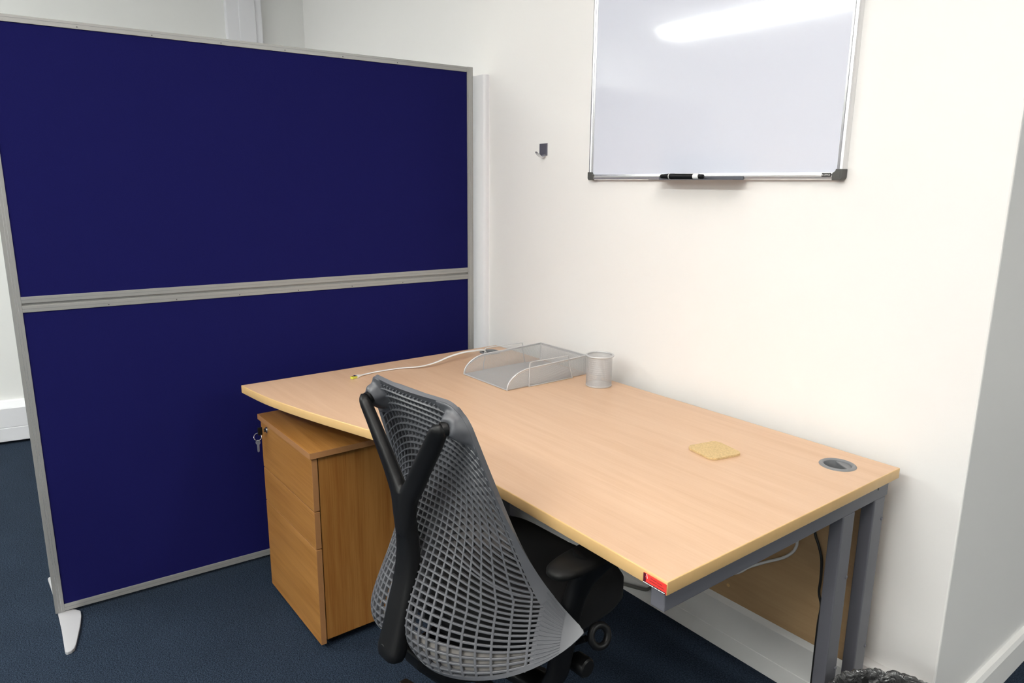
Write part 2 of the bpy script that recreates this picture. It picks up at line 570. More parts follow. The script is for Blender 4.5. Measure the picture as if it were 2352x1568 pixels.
bm1 = leg_frame(XO, XI, -0.79)
obj('bolt_hole', MB().add([(XO + .0004, -0.068 + .003 * math.cos(t), 0.682 + .004 * math.sin(t)) for t in np.linspace(0, 6.283, 12, endpoint=False)] + [(XO - .001, -0.068 + .003 * math.cos(t), 0.682 + .004 * math.sin(t)) for t in np.linspace(0, 6.283, 12, endpoint=False)],
                              [tuple(range(12)), tuple(range(23, 11, -1))] + [(i, (i + 1) % 12, 12 + (i + 1) % 12, 12 + i) for i in range(12)]), M['dark'], bm1)
leg_frame(-1.455, -1.425, -0.90)
obj('rear_rail', MB().box(-1.425, -0.042, -0.072, -0.047, 0.655, 0.69), M['steel'], desk, bevel=.002)
mod = obj('modesty_panel', MB().box(-1.42, -0.045, -0.045, -0.027, 0.208, 0.655), M['panel'], desk, bevel=.001)
for px, pz in ((-.39, .25), (-.115, .285), (-.8, .25)):
    obj('cover_cap', MB().rings([[(px + .005 * math.cos(t), yv, pz + .005 * math.sin(t)) for t in np.linspace(0, 6.283, 12, endpoint=False)] for yv in (-.0465, -.044)]), M['edge'], mod)
# asset sticker on the front edge
stk = obj('sticker', MB().box(-0.0500, -0.0010, -0.8012, -0.7985, 0.6968, 0.7150), M['red'], desk, label='red label stuck on the front edge at the right corner')
obj('print_block', MB().prism([(-.0500, .7150), (-.0445, .7150), (-.0448, .711), (-.0458, .7095), (-.0446, .707), (-.0440, .703), (-.0450, .7005), (-.0500, .7005)], lambda p: (p[0], -.8016, p[1]), lambda p: (p[0], -.8010, p[1])), M['maroon'], stk)
obj('print_strip', MB().box(-.0500, -.0022, -.8016, -.8010, .6968, .7003), M['ink'], stk)
pm = MB()
for a0, a1 in ((-.0492, -.0375), (-.0365, -.0275), (-.0265, -.0195), (-.0185, -.0035)):
    pm.box(a0, a1, -.8019, -.8014, .6979, .6992)
obj('print_marks', pm, M['white'], stk)
pm = MB()
for a0, a1, z in ((-.034, -.030, .7105), (-.0290, -.0215, .7100), (-.0200, -.0100, .7095), (-.0360, -.021, .7052), (-.0195, -.006, .7047)):
    pm.box(a0, a1, -.8016, -.8011, z, z + .0012)
obj('print_lines', pm, M['printred'], stk)
obj('print_flash', MB().prism([(-.0435, .715), (-.0425, .715), (-.0405, .7075), (-.0412, .7075)], lambda p: (p[0], -.8018, p[1]), lambda p: (p[0], -.8012, p[1])), M['white'], stk)


def grommet(cx, cy, lab):
    t = thing('cable_grommet', lab, 'grommet', (cx, cy, H), 'cable grommets in the desktop')
    obj('rim', MB().lathe([(.0300, H + .0005), (.0315, H + .0028), (.0345, H + .0036), (.0395, H + .0016), (.0405, H + .0001), (.0330, H + .0001), (.0322, H - .026), (.0300, H - .026), (.0300, H + .0005)], cx, cy, 48), M['gromm'], t, smooth=True)
    # swivel lid covering the back segment
    seg = [(cx + .0297 * math.cos(a), cy + .0297 * math.sin(a)) for a in np.linspace(math.radians(-8), math.radians(125), 18)]
    obj('lid', MB().prism(seg, lambda p: (p[0], p[1], H - .0045), lambda p: (p[0], p[1], H - .0020)), M['gromm'], t)
    return t


grommet(HOLES[0][0], HOLES[0][1], 'grey round cable grommet near the right end of the desk')
grommet(HOLES[1][0], HOLES[1][1], 'grey round cable grommet at the far left corner, with the white cable coming out')

# ------------------------------------------------------------------ pedestal
X0, X1, YF, YB = -1.548, -1.131, -0.945, -0.385
ped = thing('drawer_pedestal', 'oak laminate three-drawer pedestal under the curved end of the desk', 'drawers', ((X0 + X1) / 2, -.665, 0))
obj('carcass', MB().box(X0 + .001, X1 - .001, YF + .020, YB, .030, .598), M['oak_v'], ped, bevel=.0008)
obj('top_panel', MB().box(X0 - .006, X1 + .008, YF - .006, YB, .602, .6195), M['oak_h'], ped, bevel=.001)
obj('top_edge_strip', MB().box(X0 - .0062, X1 + .0082, YF - .0072, YF - .0059, .6022, .6192), M['oak_edge'], ped)
obj('top_edge_strip', MB().box(X1 + .0079, X1 + .0092, YF - .0072, YB, .6022, .6192), M['oak_edge'], ped)
obj('shadow_gap', MB().box(X0 + .008, X1 - .008, YF + .012, YB - .01, .597, .603), M['dark'], ped)
for z0, z1 in ((.4425, .5955), (.3265, .4385), (.020, .3225)):
    dr = obj('drawer_front', MB().box(X0, X1, YF, YF + .0165, z0, z1), M['oak_h'], ped, bevel=.0008)
    obj('edge_strip', MB().box(X1 - .0004, X1 + .0010, YF + .0003, YF + .0163, z0 + .0004, z1 - .0004), M['oak_edge'], dr)
    obj('edge_strip', MB().box(X0 + .001, X1 - .001, YF + .0006, YF + .0160, z1 - .0004, z1 + .0008), M['oak_edge'], dr)
obj('plinth', MB().box(X0 + .012, X1 - .012, YF + .025, YB - .01, .018, .031), M['black'], ped)
cm = MB()
for t in np.linspace(0, 6.283, 10):
    pass
for cx_, cy_ in ((X0 + .05, YF + .06), (X1 - .05, YF + .06), (X0 + .05, YB - .05), (X1 - .05, YB - .05)):
    obj('castor', MB().rings([[(cx_ + dx, cy_ + .011 * math.cos(t), .011 + .011 * math.sin(t)) for t in np.linspace(0, 6.283, 16, endpoint=False)] for dx in (-.012, .012)]), M['black'], ped)
# lock with key
lkx, lkz = -1.488, .583
lk = obj('lock', MB().rings([[(lkx + rr * math.cos(t), yv, lkz + rr * math.sin(t)) for t in np.linspace(0, 6.283, 24, endpoint=False)] for rr, yv in ((.0095, YF + .001), (.0095, YF - .003), (.0075, YF - .0045), (.0070, YF - .005))]), M['chrome'], ped, smooth=True)
obj('lock_core', MB().rings([[(lkx + rr * math.cos(t), yv, lkz + rr * math.sin(t)) for t in np.linspace(0, 6.283, 20, endpoint=False)] for rr, yv in ((.0058, YF - .004), (.0058, YF - .010))]), M['ink'], lk)
kt = thing('key_bunch', 'black-headed key in the top drawer lock with a ring and a second key hanging', 'key', (lkx, YF - .02, lkz))
hd = [(lkx - .0015, YF - .010), (lkx - .0015, YF - .0155)]
obj('key_head', MB().box(lkx - .0022, lkx + .0022, YF - .030, YF - .0155, lkz - .013, lkz + .013), M['black'], kt, bevel=.0018)
obj('key_blade', MB().box(lkx - .001, lkx + .001, YF - .0165, YF - .0095, lkz - .004, lkz + .004), M['chrome'], kt)
obj('key_ring', MB().torus((lkx, YF - .031, lkz - .017), (0, .8, .6), (.55, .5, -.67), .0115, .0009, 32, 8), M['chrome'], kt, smooth=True)
k2 = MB()
k2.prism([(0, 0), (.006, -.002), (.0075, -.010), (.0035, -.016), (.003, -.038), (0, -.041), (-.003, -.038), (-.0035, -.016), (-.0075, -.010), (-.006, -.002)],
         lambda p: (lkx + .001 + p[0] * .6, YF - .031 + p[0] * .8, lkz - .026 + p[1]), lambda p: (lkx + .0028 + p[0] * .6, YF - .0325 + p[0] * .8, lkz - .026 + p[1]))
obj('spare_key', k2, M['hook'], kt)

# ------------------------------------------------------------------ blue divider screen
N_ = np.array([-1.7929, -1.5464]); F_ = np.array([-1.7057, -0.0067])
tv = (F_ - N_) / np.linalg.norm(F_ - N_)
LEN = float(np.linalg.norm(F_ - N_))
nv = np.array([-tv[1], tv[0]])            # points away from the desk


def D(p):
    """screen coordinates: along, depth (0 = front face), up"""
    q_ = N_ + tv * p[0] + nv * p[1]
    return (q_[0], q_[1], p[2])


TH = 0.030
ZT = 1.7796
scr = thing('divider_screen', 'tall blue felt office divider screen with aluminium frame', 'divider', tuple((N_ + F_) / 2) + (0,))
PW = 0.0255


def rail(name, x0, x1, z0, z1, parent, groove=None, y0=0.0):
    m = MB().box(x0, x1, y0, TH - y0, z0, z1, T=D)
    o = obj(name, m, M['alu'], parent, bevel=.0008)
    return o


for x0 in (0.0, LEN - PW):
    p = rail('post', x0, x0 + PW, 0.010, ZT, scr)
    for gx in (.010, .0165):
        obj('groove', MB().box(x0 + gx, x0 + gx + .0007, -.0002, .001, .012, ZT - .002, T=D), M['tray_grey'] if False else M['alu_bright'], p)
for nm_, z0, z1 in (('top_rail', ZT - .0195, ZT - .0005), ('middle_rail', .9975, 1.0165), ('middle_rail', .971, .990), ('bottom_rail', .012, .0345)):
    p = rail(nm_, PW, LEN - PW, z0, z1, scr)
    gz = (z0 + z1) / 2 + (.002 if nm_ == 'top_rail' else 0)
    obj('groove', MB().box(PW, LEN - PW, -.0003, .001, gz, gz + .0008, T=D), M['gromm'], p)
    if nm_ == 'top_rail' or z0 == .971:
        base = MB().rings([[(rr * math.cos(t), yv, rr * math.sin(t)) for t in np.linspace(0, 6.283, 10, endpoint=False)] for rr, yv in ((.0016, -.0006), (.0016, .001))])
        for i, yy in enumerate((-1.303, -1.113, -.919, -.721, -.524, -.321)):
            s_ = (yy - N_[1]) / tv[1]
            if i == 0:
                mbs = MB(); zz = gz - (.006 if nm_ == 'top_rail' else .004)
                mbs.v = [D((s_ + v_[0], v_[1], zz + v_[2])) for v_ in base.v]; mbs.f = base.f
                so = obj('screw', mbs, M['screw'], p)
            else:
                q0 = D(((-1.303 - N_[1]) / tv[1], 0, 0)); q1 = D((s_, 0, 0))
                c_ = so.copy(); COL.objects.link(c_); c_.parent = p
                c_.location = Vector(q1) - Vector(q0)
obj('rail_joint', MB().box(PW, LEN - PW, .008, TH - .008, .990, .9975, T=D), M['alu'], scr)
obj('upper_panel', MB().box(PW, LEN - PW, .0035, TH - .0035, 1.0165, ZT - .0195, T=D), M['blue'], scr)
obj('lower_panel', MB().box(PW, LEN - PW, .0035, TH - .0035, .0345, .971, T=D), M['blue'], scr)
foot2d = [(-1.80, -1.5402), (-1.7942, -1.5011), (-1.786, -1.492), (-1.775, -1.4845), (-1.7676, -1.4814), (-1.74, -1.4826), (-1.7189, -1.4861), (-1.68, -1.493), (-1.6352, -1.503), (-1.59, -1.5135),
          (-1.5661, -1.521), (-1.557, -1.530), (-1.5553, -1.5396), (-1.560, -1.5440), (-1.5666, -1.5449), (-1.70, -1.5405)]
obj('foot', MB().prism(foot2d, lambda p: (p[0], p[1], 0.0), lambda p: (p[0], p[1], .0095)), M['foot'], scr, bevel=.0015)
fm = [(2 * -1.8075 - p[0], p[1]) for p in foot2d]
obj('foot', MB().prism(fm, lambda p: (p[0], p[1], 0.0), lambda p: (p[0], p[1], .0095)), M['foot'], scr, bevel=.0015)
dx_, dy_ = F_ - N_
for src in (foot2d, fm):
    f2 = [(p[0] + dx_, -(p[1] - N_[1]) + F_[1]) for p in src]
    obj('foot', MB().prism(f2, lambda p: (p[0], p[1], 0.0), lambda p: (p[0], p[1], .0095)), M['foot'], scr, bevel=.0015)

# ------------------------------------------------------------------ whiteboard
WX0, WX1, WZ0, WZ1 = -1.099, -0.229, 1.361, 1.966
wb = thing('whiteboard', 'wall-mounted whiteboard with aluminium frame and dark corner caps', 'whiteboard', ((WX0 + WX1) / 2, WY, WZ0))
obj('writing_surface', MB().box(WX0 + .006, WX1 - .006, .044, WY - .001, WZ0 + .006, WZ1 - .006), M['wb'], wb)
FW = 0.0175
# frame section: outer tube, inner lip
for nm_, a0, a1, vert in (('side_rail', WZ0 + .02, WZ1 - .02, True), ('level_rail', WX0 + .02, WX1 - .02, False)):
    for side in (0, 1):
        sec = [(0, WY), (0, .044), (.0025, .039), (.008, .0375), (.0115, .0395), (.0120, .0415), (.0175, .0425), (.0175, .0445), (.0175, WY)]
        if vert:
            X_ = (lambda c: WX0 + c) if side == 0 else (lambda c: WX1 - c)
            mbr = MB().prism(sec, lambda p: (X_(p[0]), p[1], a0), lambda p: (X_(p[0]), p[1], a1))
        else:
            Z_ = (lambda c: WZ0 + c) if side == 0 else (lambda c: WZ1 - c)
            mbr = MB().prism(sec, lambda p: (a0, p[1], Z_(p[0])), lambda p: (a1, p[1], Z_(p[0])))
        obj('frame_rail', mbr, M['alu_bright'], wb)
for sx in (0, 1):
    for sz in (0, 1):
        Xc = (lambda c: WX0 - .001 + c) if sx == 0 else (lambda c: WX1 + .001 - c)
        Zc = (lambda c: WZ0 - .001 + c) if sz == 0 else (lambda c: WZ1 + .001 - c)
        pts = [(.026, 0), (.026, .018)]
        pts += [(.026 - .008 * math.sin(t), .018 + .008 * (1 - math.cos(t))) for t in np.linspace(.3, math.pi / 2, 5)]
        pts += [(.018, .026), (0, .026)]
        pts += [(.008 - .008 * math.cos(t), .008 - .008 * math.sin(t)) for t in np.linspace(0, math.pi / 2, 6)]
        c_ = obj('corner_cap', MB().prism(pts, lambda p: (Xc(p[0]), .0360, Zc(p[1])), lambda p: (Xc(p[0]), WY, Zc(p[1]))), M['cap'], wb, bevel=.0012)
        obj('cap_pad', MB().box(min(Xc(.006), Xc(.021)), max(Xc(.006), Xc(.021)), .0352, .0362, min(Zc(.006), Zc(.020)), max(Zc(.006), Zc(.020))), M['cap'], c_, bevel=.0004)
# makers plate
pl_ = obj('name_plate', MB().box(-.2803, -.2575, .0362, .0390, 1.3682, 1.3770), M['ink'], wb, bevel=.0003, label='small black maker plate with white lettering')
tm = text_mesh('lettering', 'Bi-OFFICE', .0058, M['white'], pl_, (-.2689, .0359, 1.3725), (1, 0, 0), (0, 0, 1), .0001)
# stretch lettering to the plate
bb = [v.co.x for v in tm.data.vertices]
wdt = max(bb) - min(bb)
c0 = (max(bb) + min(bb)) / 2
for v in tm.data.vertices:
    v.co.x = c0 + (v.co.x - c0) * .0205 / wdt
# pen tray
prof = [(.038, 1.3605), (-.0115, 1.3605), (-.0125, 1.3613), (-.0115, 1.3622), (.0345, 1.3622), (.0345, 1.3705), (.0372, 1.3705)]
obj('pen_tray', MB().prism(prof, lambda p: (-.790, p[0], p[1]), lambda p: (-.4990, p[0], p[1])), M['tray_grey'], wb)
# marker pen lying in the tray
pn = thing('marker_pen', 'black whiteboard marker with white bands lying in the pen tray', 'marker', (-.68, .006, 1.365))


def pen(x0, x1, r0, r1, name, mat, par=pn):
    yc, zc = .004, 1.3624 + .0086
    n = max(2, int(abs(x1 - x0) / .004))
    rg = []
    for i in range(n + 1):
        t = i / n
        rr = r0 + (r1 - r0) * t
        rg.append([(x0 + (x1 - x0) * t, yc + rr * math.cos(a), zc - .0012 * (x0 + (x1 - x0) * t + .76) / .15 + rr * math.sin(a)) for a in np.linspace(0, 6.283, 24, endpoint=False)])
    return obj(name, MB().rings(rg), mat, par, smooth=True)


pen(-.7565, -.7545, .0045, .0058, 'cap_end', M['black'])
pen(-.7545, -.7235, .0058, .0080, 'cap', M['black'])
pen(-.7235, -.7212, .0084, .0084, 'band', M['white'])
pen(-.7212, -.6370, .0078, .0076, 'barrel', M['black'])
pen(-.6370, -.6190, .0079, .0079, 'band', M['white'])
pen(-.6190, -.6060, .0066, .0060, 'end_plug', M['black'])
pen(-.6060, -.6045, .0060, .0042, 'end_plug_tip', M['black'])
obj('barrel_print', MB().prism([(-.700, .0001), (-.637, .0003), (-.637, .0016), (-.700, .0008)], lambda p: (p[0], -.001, 1.3624 + .0164 - .0012 * (p[0] + .76) / .15 - p[1] * .4), lambda p: (p[0], .006, 1.3624 + .0166 - .0012 * (p[0] + .76) / .15)), M['white'], pn)

# ------------------------------------------------------------------ wall hook
hk = thing('wall_hook', 'small dark steel adhesive hook on the white wall left of the whiteboard', 'hook', (-1.353, WY, 1.465))
obj('plate', MB().box(-1.3755, -1.3315, .0555, WY, 1.4455, 1.4885), M['hook'], hk, bevel=.0011)
pth = spline([(-1.349, .0555, 1.449), (-1.349, .053, 1.4425), (-1.349, .046, 1.4400), (-1.349, .036, 1.4435), (-1.349, .024, 1.4525), (-1.349, .018, 1.4590)], 16)
rg = []
for i, p in enumerate(pth):
    tt = pth[min(i + 1, 15)] - pth[max(i - 1, 0)]
    nn = np.cross(tt, [1, 0, 0]); nn /= np.linalg.norm(nn)
    hw = .0085 if i < 10 else .0085 * math.sqrt(max(.05, 1 - ((i - 9) / 6.3) ** 2))
    rg.append([p + np.array([sx * hw, 0, 0]) + nn * sn * .0009 for sx, sn in ((-1, -1), (1, -1), (1, 1), (-1, 1))])
obj('prong', MB().rings(rg), M['alu_bright'], hk)


# ------------------------------------------------------------------ wire mesh desk things
def clip_line(poly, p, dvec):
    """parameter interval of the line p + t d inside a convex polygon"""
    t0, t1 = -1e9, 1e9
    n = len(poly)
    area = sum(poly[i][0] * poly[(i + 1) % n][1] - poly[(i + 1) % n][0] * poly[i][1] for i in range(n))
    sg = 1 if area > 0 else -1
    for i in range(n):
        a = np.array(poly[i]); e = np.array(poly[(i + 1) % n]) - a
        nn = np.array([-e[1], e[0]]) * sg
        num = nn @ (np.array(p) - a); den = nn @ dvec
        if abs(den) < 1e-12:
            if num < 0:
                return None
        else:
            t = -num / den
            if den > 0:
                t0 = max(t0, t)
            else:
                t1 = min(t1, t)
    return (t0, t1) if t1 - t0 > 1e-4 else None


def wire_sheet(mb, poly, f, pitch=.0030, wd=.00085, ang=(32, -32)):
    P = np.array(poly)
    c = P.mean(0)
    R = np.linalg.norm(P - c, axis=1).max()
    for k_, an in enumerate(ang):
        dv = np.array([math.cos(math.radians(an)), math.sin(math.radians(an))])
        nn = np.array([-dv[1], dv[0]])
        k = -int(R / pitch) - 1
        while k * pitch < R:
            p = c + nn * k * pitch
            iv = clip_line(poly, p, dv)
            if iv:
                a, b = p + dv * iv[0], p + dv * iv[1]
                q_ = [a - nn * wd / 2, b - nn * wd / 2, b + nn * wd / 2, a + nn * wd / 2]
                off = (k_ - .5) * .0004
                mb.add([f((x[0], x[1]), off - .0002) for x in q_] + [f((x[0], x[1]), off + .0002) for x in q_],
                       [(0, 1, 2, 3), (7, 6, 5, 4), (0, 4, 5, 1), (2, 6, 7, 3)])
            k += 1


TX0, TX1, TY0, TY1, TZ0 = -1.2600, -1.0200, -.3525, -.0195, H + .0015
tr = thing('letter_tray', 'silver wire mesh letter tray with open curved front on the desk', 'tray', ((TX0 + TX1) / 2, (TY0 + TY1) / 2, H))


def side_poly():
    pts = [(TY0, TZ0)]
    for t in np.linspace(0, math.pi / 2, 9)[1:]:
        pts.append((TY0 + .092 * (1 - math.cos(t)), TZ0 + .058 * math.sin(t)))
    pts += [(TY1, H + .0668), (TY1, TZ0)]
    return pts


sp = side_poly()
for xs in (TX0, TX1):
    m_ = MB()
    wire_sheet(m_, sp, lambda p, o, xs=xs: (xs + o, p[0], p[1]))
    obj('side_mesh', m_, M['mesh'], tr)
    rail_pts = [(xs, p[0], p[1]) for p in sp[:-1]]
    obj('rim_rod', MB().tube(spline(rail_pts, 40), .0023, 8), M['mesh'], tr, smooth=True)
    obj('rim_band', MB().prism([p for p in sp[:-1]] + [(p[0] + (.004 if i < 8 else 0), p[1] - (.0055 if i > 3 else .002)) for i, p in reversed(list(enumerate(sp[:-1])))], lambda p: (xs - .0005, p[0], p[1]), lambda p: (xs + .0005, p[0], p[1])), M['mesh'], tr)
m_ = MB()
wire_sheet(m_, [(TX0, TZ0), (TX1, TZ0), (TX1, H + .0668), (TX0, H + .0668)], lambda p, o: (p[0], TY1 + o, p[1]))
obj('back_mesh', m_, M['mesh'], tr)
m_ = MB()
wire_sheet(m_, [(TX0, TY0), (TX1, TY0), (TX1, TY1), (TX0, TY1)], lambda p, o: (p[0], p[1], TZ0 + .002 + o), pitch=.0028, wd=.00105, ang=(58, -58))
obj('base_mesh', m_, M['mesh'], tr)
obj('rim_rod', MB().tube([(TX0, TY1, H + .0668), (TX1, TY1, H + .0668)], .0023, 8), M['mesh'], tr, smooth=True)
obj('rim_band', MB().box(TX0, TX1, TY1 - .0005, TY1 + .0005, H + .060, H + .0668), M['mesh'], tr)
obj('front_rod', MB().tube([(TX0, TY0, TZ0 + .001), (TX1, TY0, TZ0 + .001)], .0023, 8), M['mesh'], tr, smooth=True)
for xs, s in ((TX0, 1), (TX1, -1)):
    obj('corner_strip', MB().box(min(xs, xs + s * .006), max(xs, xs + s * .006), TY1 - .0012, TY1 - .0004, TZ0, H + .064), M['mesh'], tr)
for ys in (-.27, -.19, -.11):
    obj('base_rib', MB().tube([(TX0, ys, TZ0 + .0005), (TX1, ys, TZ0 + .0005)], .0014, 6), M['mesh'], tr)
for xs, s in ((TX0 - .002, -1), (TX1 + .002, 1)):
    pts = [(xs + s * .003, -.270, H + .002), (xs + s * .0035, -.2685, H + .014), (xs + s * .0015, -.268, H + .032), (xs, -.2655, H + .040), (xs, -.2650, H + .068), (xs, -.2640, H + .0745), (xs, -.2570, H + .0790),
           (xs, -.19, H + .0785), (xs, -.110, H + .0775), (xs, -.1030, H + .0745), (xs, -.1005, H + .068), (xs, -.0990, H + .046), (xs + s * .0015, -.0955, H + .036), (xs + s * .0035, -.0900, H + .014), (xs + s * .003, -.0850, H + .002)]
    obj('stacking_wire', MB().tube(spline(pts, 90), .0016, 8), M['mesh'], tr, smooth=True)
    obj('stacking_wire_foot', MB().tube([(xs + s * .003, -.270, H + .002), (xs + s * .003, -.085, H + .002)], .0016, 8), M['mesh'], tr)

# pen cup
CUX, CUY, CR, CH = -.9017, -.0744, .0405, .0985
cup = thing('pen_cup', 'empty round silver wire mesh pen cup beside the letter tray', 'pen cup', (CUX, CUY, H))
m_ = MB()
nst = 76
hgt = CH - .004
tw = hgt * math.tan(math.radians(58)) / CR
for sg in (1, -1):
    for i in range(nst):
        a0 = i / nst * 2 * math.pi
        seg = 14
        vs, fs = [], []
        for j in range(seg + 1):
            t = j / seg
            a = a0 + sg * tw * t
            z = H + .003 + hgt * t
            da = .0006 / CR * 1.15
            R_ = CR + sg * .0002
            vs += [(CUX + R_ * math.cos(a - da), CUY + R_ * math.sin(a - da), z), (CUX + R_ * math.cos(a + da), CUY + R_ * math.sin(a + da), z)]
            if j:
                fs.append((2 * j - 2, 2 * j - 1, 2 * j + 1, 2 * j))
        m_.add(vs, fs)
obj('mesh_wall', m_, M['mesh'], cup)
obj('rim', MB().torus((CUX, CUY, H + CH), (1, 0, 0), (0, 1, 0), CR + .0022, .0032, 56, 12), M['mesh'], cup, smooth=True)
obj('base_ring', MB().lathe([(CR - .001, H), (CR + .0010, H + .001), (CR + .0010, H + .0045), (CR - .001, H + .0055)], CUX, CUY, 48), M['mesh'], cup, smooth=True)
obj('base_plate', MB().lathe([(0, H + .002), (CR, H + .002), (CR, H + .003), (0, H + .003)], CUX, CUY, 40), M['mesh'], cup)
obj('seam_strip', MB().rings([[(CUX + (CR + e) * math.cos(a), CUY + (CR + e) * math.sin(a), z) for a in np.linspace(math.radians(214), math.radians(222), 5)] for e, z in ((.0006, H + .003), (.0006, H + CH))], False, False), M['mesh'], cup)

# coaster
cs = np.array([(-.3669, -.2947), (-.2782, -.3107), (-.2669, -.226), (-.3561, -.2038)])
cc = cs.mean(0)
ang = math.atan2(-.3107 + .2947, -.2782 + .3669) * .5 + math.atan2(-.226 + .2038, -.2669 + .3561) * .5
hs_ = .0475
rc = .018
pts = []
for qx, qy, st in ((1, 1, 0), (-1, 1, 90), (-1, -1, 180), (1, -1, 270)):
    for t in np.linspace(0, 90, 7):
        a = math.radians(st + t)
        x_, y_ = qx * (hs_ - rc) + rc * math.cos(a), qy * (hs_ - rc) + rc * math.sin(a)
        pts.append((cc[0] + x_ * math.cos(ang) - y_ * math.sin(ang), cc[1] + x_ * math.sin(ang) + y_ * math.cos(ang)))
co = obj('coaster', MB().prism(pts, lambda p: (p[0], p[1], H + .0001), lambda p: (p[0], p[1], H + .0055)), M['cork'], bevel=.0008, origin=(cc[0], cc[1], H))
tag(co, 'square cork coaster with rounded corners on the desk', 'coaster')

# network cable
nc = thing('network_cable', 'flat white network cable with a yellow-tipped plug lying across the desk', 'cable', (-1.44, -.5, H))
cp = [(-1.490, -.090, H - .020), (-1.489, -.1000, H + .002), (-1.4844, -.1239, .731), (-1.4614, -.1844, .739), (-1.4496, -.2356, .742), (-1.4336, -.2988, .740), (-1.4149, -.3615, .7335), (-1.4145, -.4016, .7285), (-1.4212, -.4368, .7255),
      (-1.4470, -.4900, .7235), (-1.4555, -.5554, .7222), (-1.451, -.6031, .7225), (-1.436, -.6500, .7243)]
P_ = spline(cp, 90)
rg = []
for i, p in enumerate(P_):
    t_ = P_[min(i + 1, 89)] - P_[max(i - 1, 0)]
    t_ /= np.linalg.norm(t_)
    sd = np.cross(t_, [0, 0, 1]); sd /= np.linalg.norm(sd) + 1e-9
    # the flat ribbon stands partly on edge towards the grommet
    k = min(1, max(0, (i - 5) / 45))
    an = math.radians(50 * (1 - k) + 8)
    wv = sd * math.cos(an) + np.array([0, 0, 1]) * math.sin(an)
    tn = np.cross(t_, wv)
    rg.append([p + wv * .0035 * c_ + tn * .0011 * s_ for c_, s_ in ((-1, -.6), (-.8, -1), (.8, -1), (1, -.6), (1, .6), (.8, 1), (-.8, 1), (-1, .6))])
obj('cord', MB().rings(rg), M['cable_w'], nc, smooth=True)
e0, e1 = P_[-1], P_[-4]
t_ = (e0 - e1) / np.linalg.norm(e0 - e1); t_ = np.array([t_[0], t_[1], 0]); t_ /= np.linalg.norm(t_)
sd = np.array([t_[1], -t_[0], 0])


def PB(p):
    return tuple(np.array([e0[0], e0[1], H]) + t_ * p[0] + sd * p[1] + np.array([0, 0, p[2]]))


bt = obj('boot', MB().rings([[PB((x, y * wv, .0045 + z * hv)) for y, z in ((-1, -1), (1, -1), (1, 1), (-1, 1))] for x, wv, hv in ((-.006, .003, .002), (.002, .0048, .0035), (.010, .0056, .0042), (.014, .0058, .0044))]), M['cable_w'], nc, bevel=.0008)
pg = obj('plug', MB().box(.013, .034, -.0058, .0058, .0006, .0082, T=PB), M['plug'], nc, bevel=.0006, label='yellow-green see-through plug')
obj('shield', MB().box(.013, .024, -.0060, .0060, .0078, .0086, T=PB), M['chrome'], pg)
pm = MB()
for k in range(8):
    pm.box(.026, .0335, -.0049 + k * .0013, -.0043 + k * .0013, .0081, .0085, T=PB)
obj('contacts', pm, M['gold'], pg)

# ------------------------------------------------------------------ loose cables under the desk
c_ = obj('white_cable', MB().tube(spline([(-.22, -.060, .645), (-.200, -.060, .55), (-.1935, -.060, .476), (-.1945, -.060, .460), (-.2013, -.060, .4418), (-.2254, -.060, .414), (-.2726, -.060, .3801), (-.322, -.060, .342), (-.3601, -.060, .3059), (-.45, -.060, .26), (-.60, -.058, .235)], 60), .0038, 10), M['cable_w'], smooth=True, origin=(-.3, -.06, .2))
tag(c_, 'thick white cable curving down in front of the desk back panel', 'cable')
c_ = obj('black_cable', MB().tube(spline([(-.165, -.060, .645), (-.158, -.060, .58), (-.1504, -.060, .5158), (-.1384, -.060, .4883), (-.1267, -.060, .4526), (-.1234, -.060, .4011), (-.124, -.060, .3651), (-.115, -.060, .3337), (-.1167, -.060, .2966), (-.1175, -.060, .26), (-.12, -.055, .10), (-.125, -.05, .004)], 70), .0032, 10), M['cable_k'], smooth=True, origin=(-.13, -.06, 0))
tag(c_, 'thin black cable hanging down the desk back panel beside the leg', 'cable')
c_ = obj('grey_cable', MB().tube(spline([(-1.0, -.010, .004), (-.90, -.008, .012), (-.80, -.0075, .036), (-.7266, -.0075, .056), (-.7052, -.0075, .070), (-.685, -.010, .095), (-.66, -.02, .16), (-.65, -.022, .215)], 50), .0055, 10), M['cable_g'], smooth=True, origin=(-.75, -.01, 0))
tag(c_, 'grey cable lying along the skirting trunking under the desk', 'cable')

# ------------------------------------------------------------------ office chair
TH_C = 0.09324
OX, OY = -.45222, -1.04559
cth, sth = math.cos(TH_C), math.sin(TH_C)
KS = 0.95
PR = dict(xc=-.5110, yc=-1.0147, w=(.3114, .2356, .1982, .1542), v=(0, -.0055, .0608, .0252), D=(.2309, .2137, .1027, .0204),
          z=(.3973, .6287, .9552), r=(.0918, .0122, -.0063), pv=2.7779, pr=6.198, pt=1.9926)


def lag(vals, h):
    Hn = (0, .25, .5, 1.) if len(vals) == 4 else (0, .5, 1.)
    out = 0
    for i in range(len(vals)):
        t = 1.0
        for j in range(len(vals)):
            if j != i:
                t *= (h - Hn[j]) / (Hn[i] - Hn[j])
        out += vals[i] * t
    return out


def L2W(p):
    """chair coordinates (right, forward, up) to world"""
    return np.array([OX + cth * p[0] - sth * p[1], OY + sth * p[0] + cth * p[1], p[2]])


def LV(p):
    return np.array([cth * p[0] - sth * p[1], sth * p[0] + cth * p[1], p[2]])


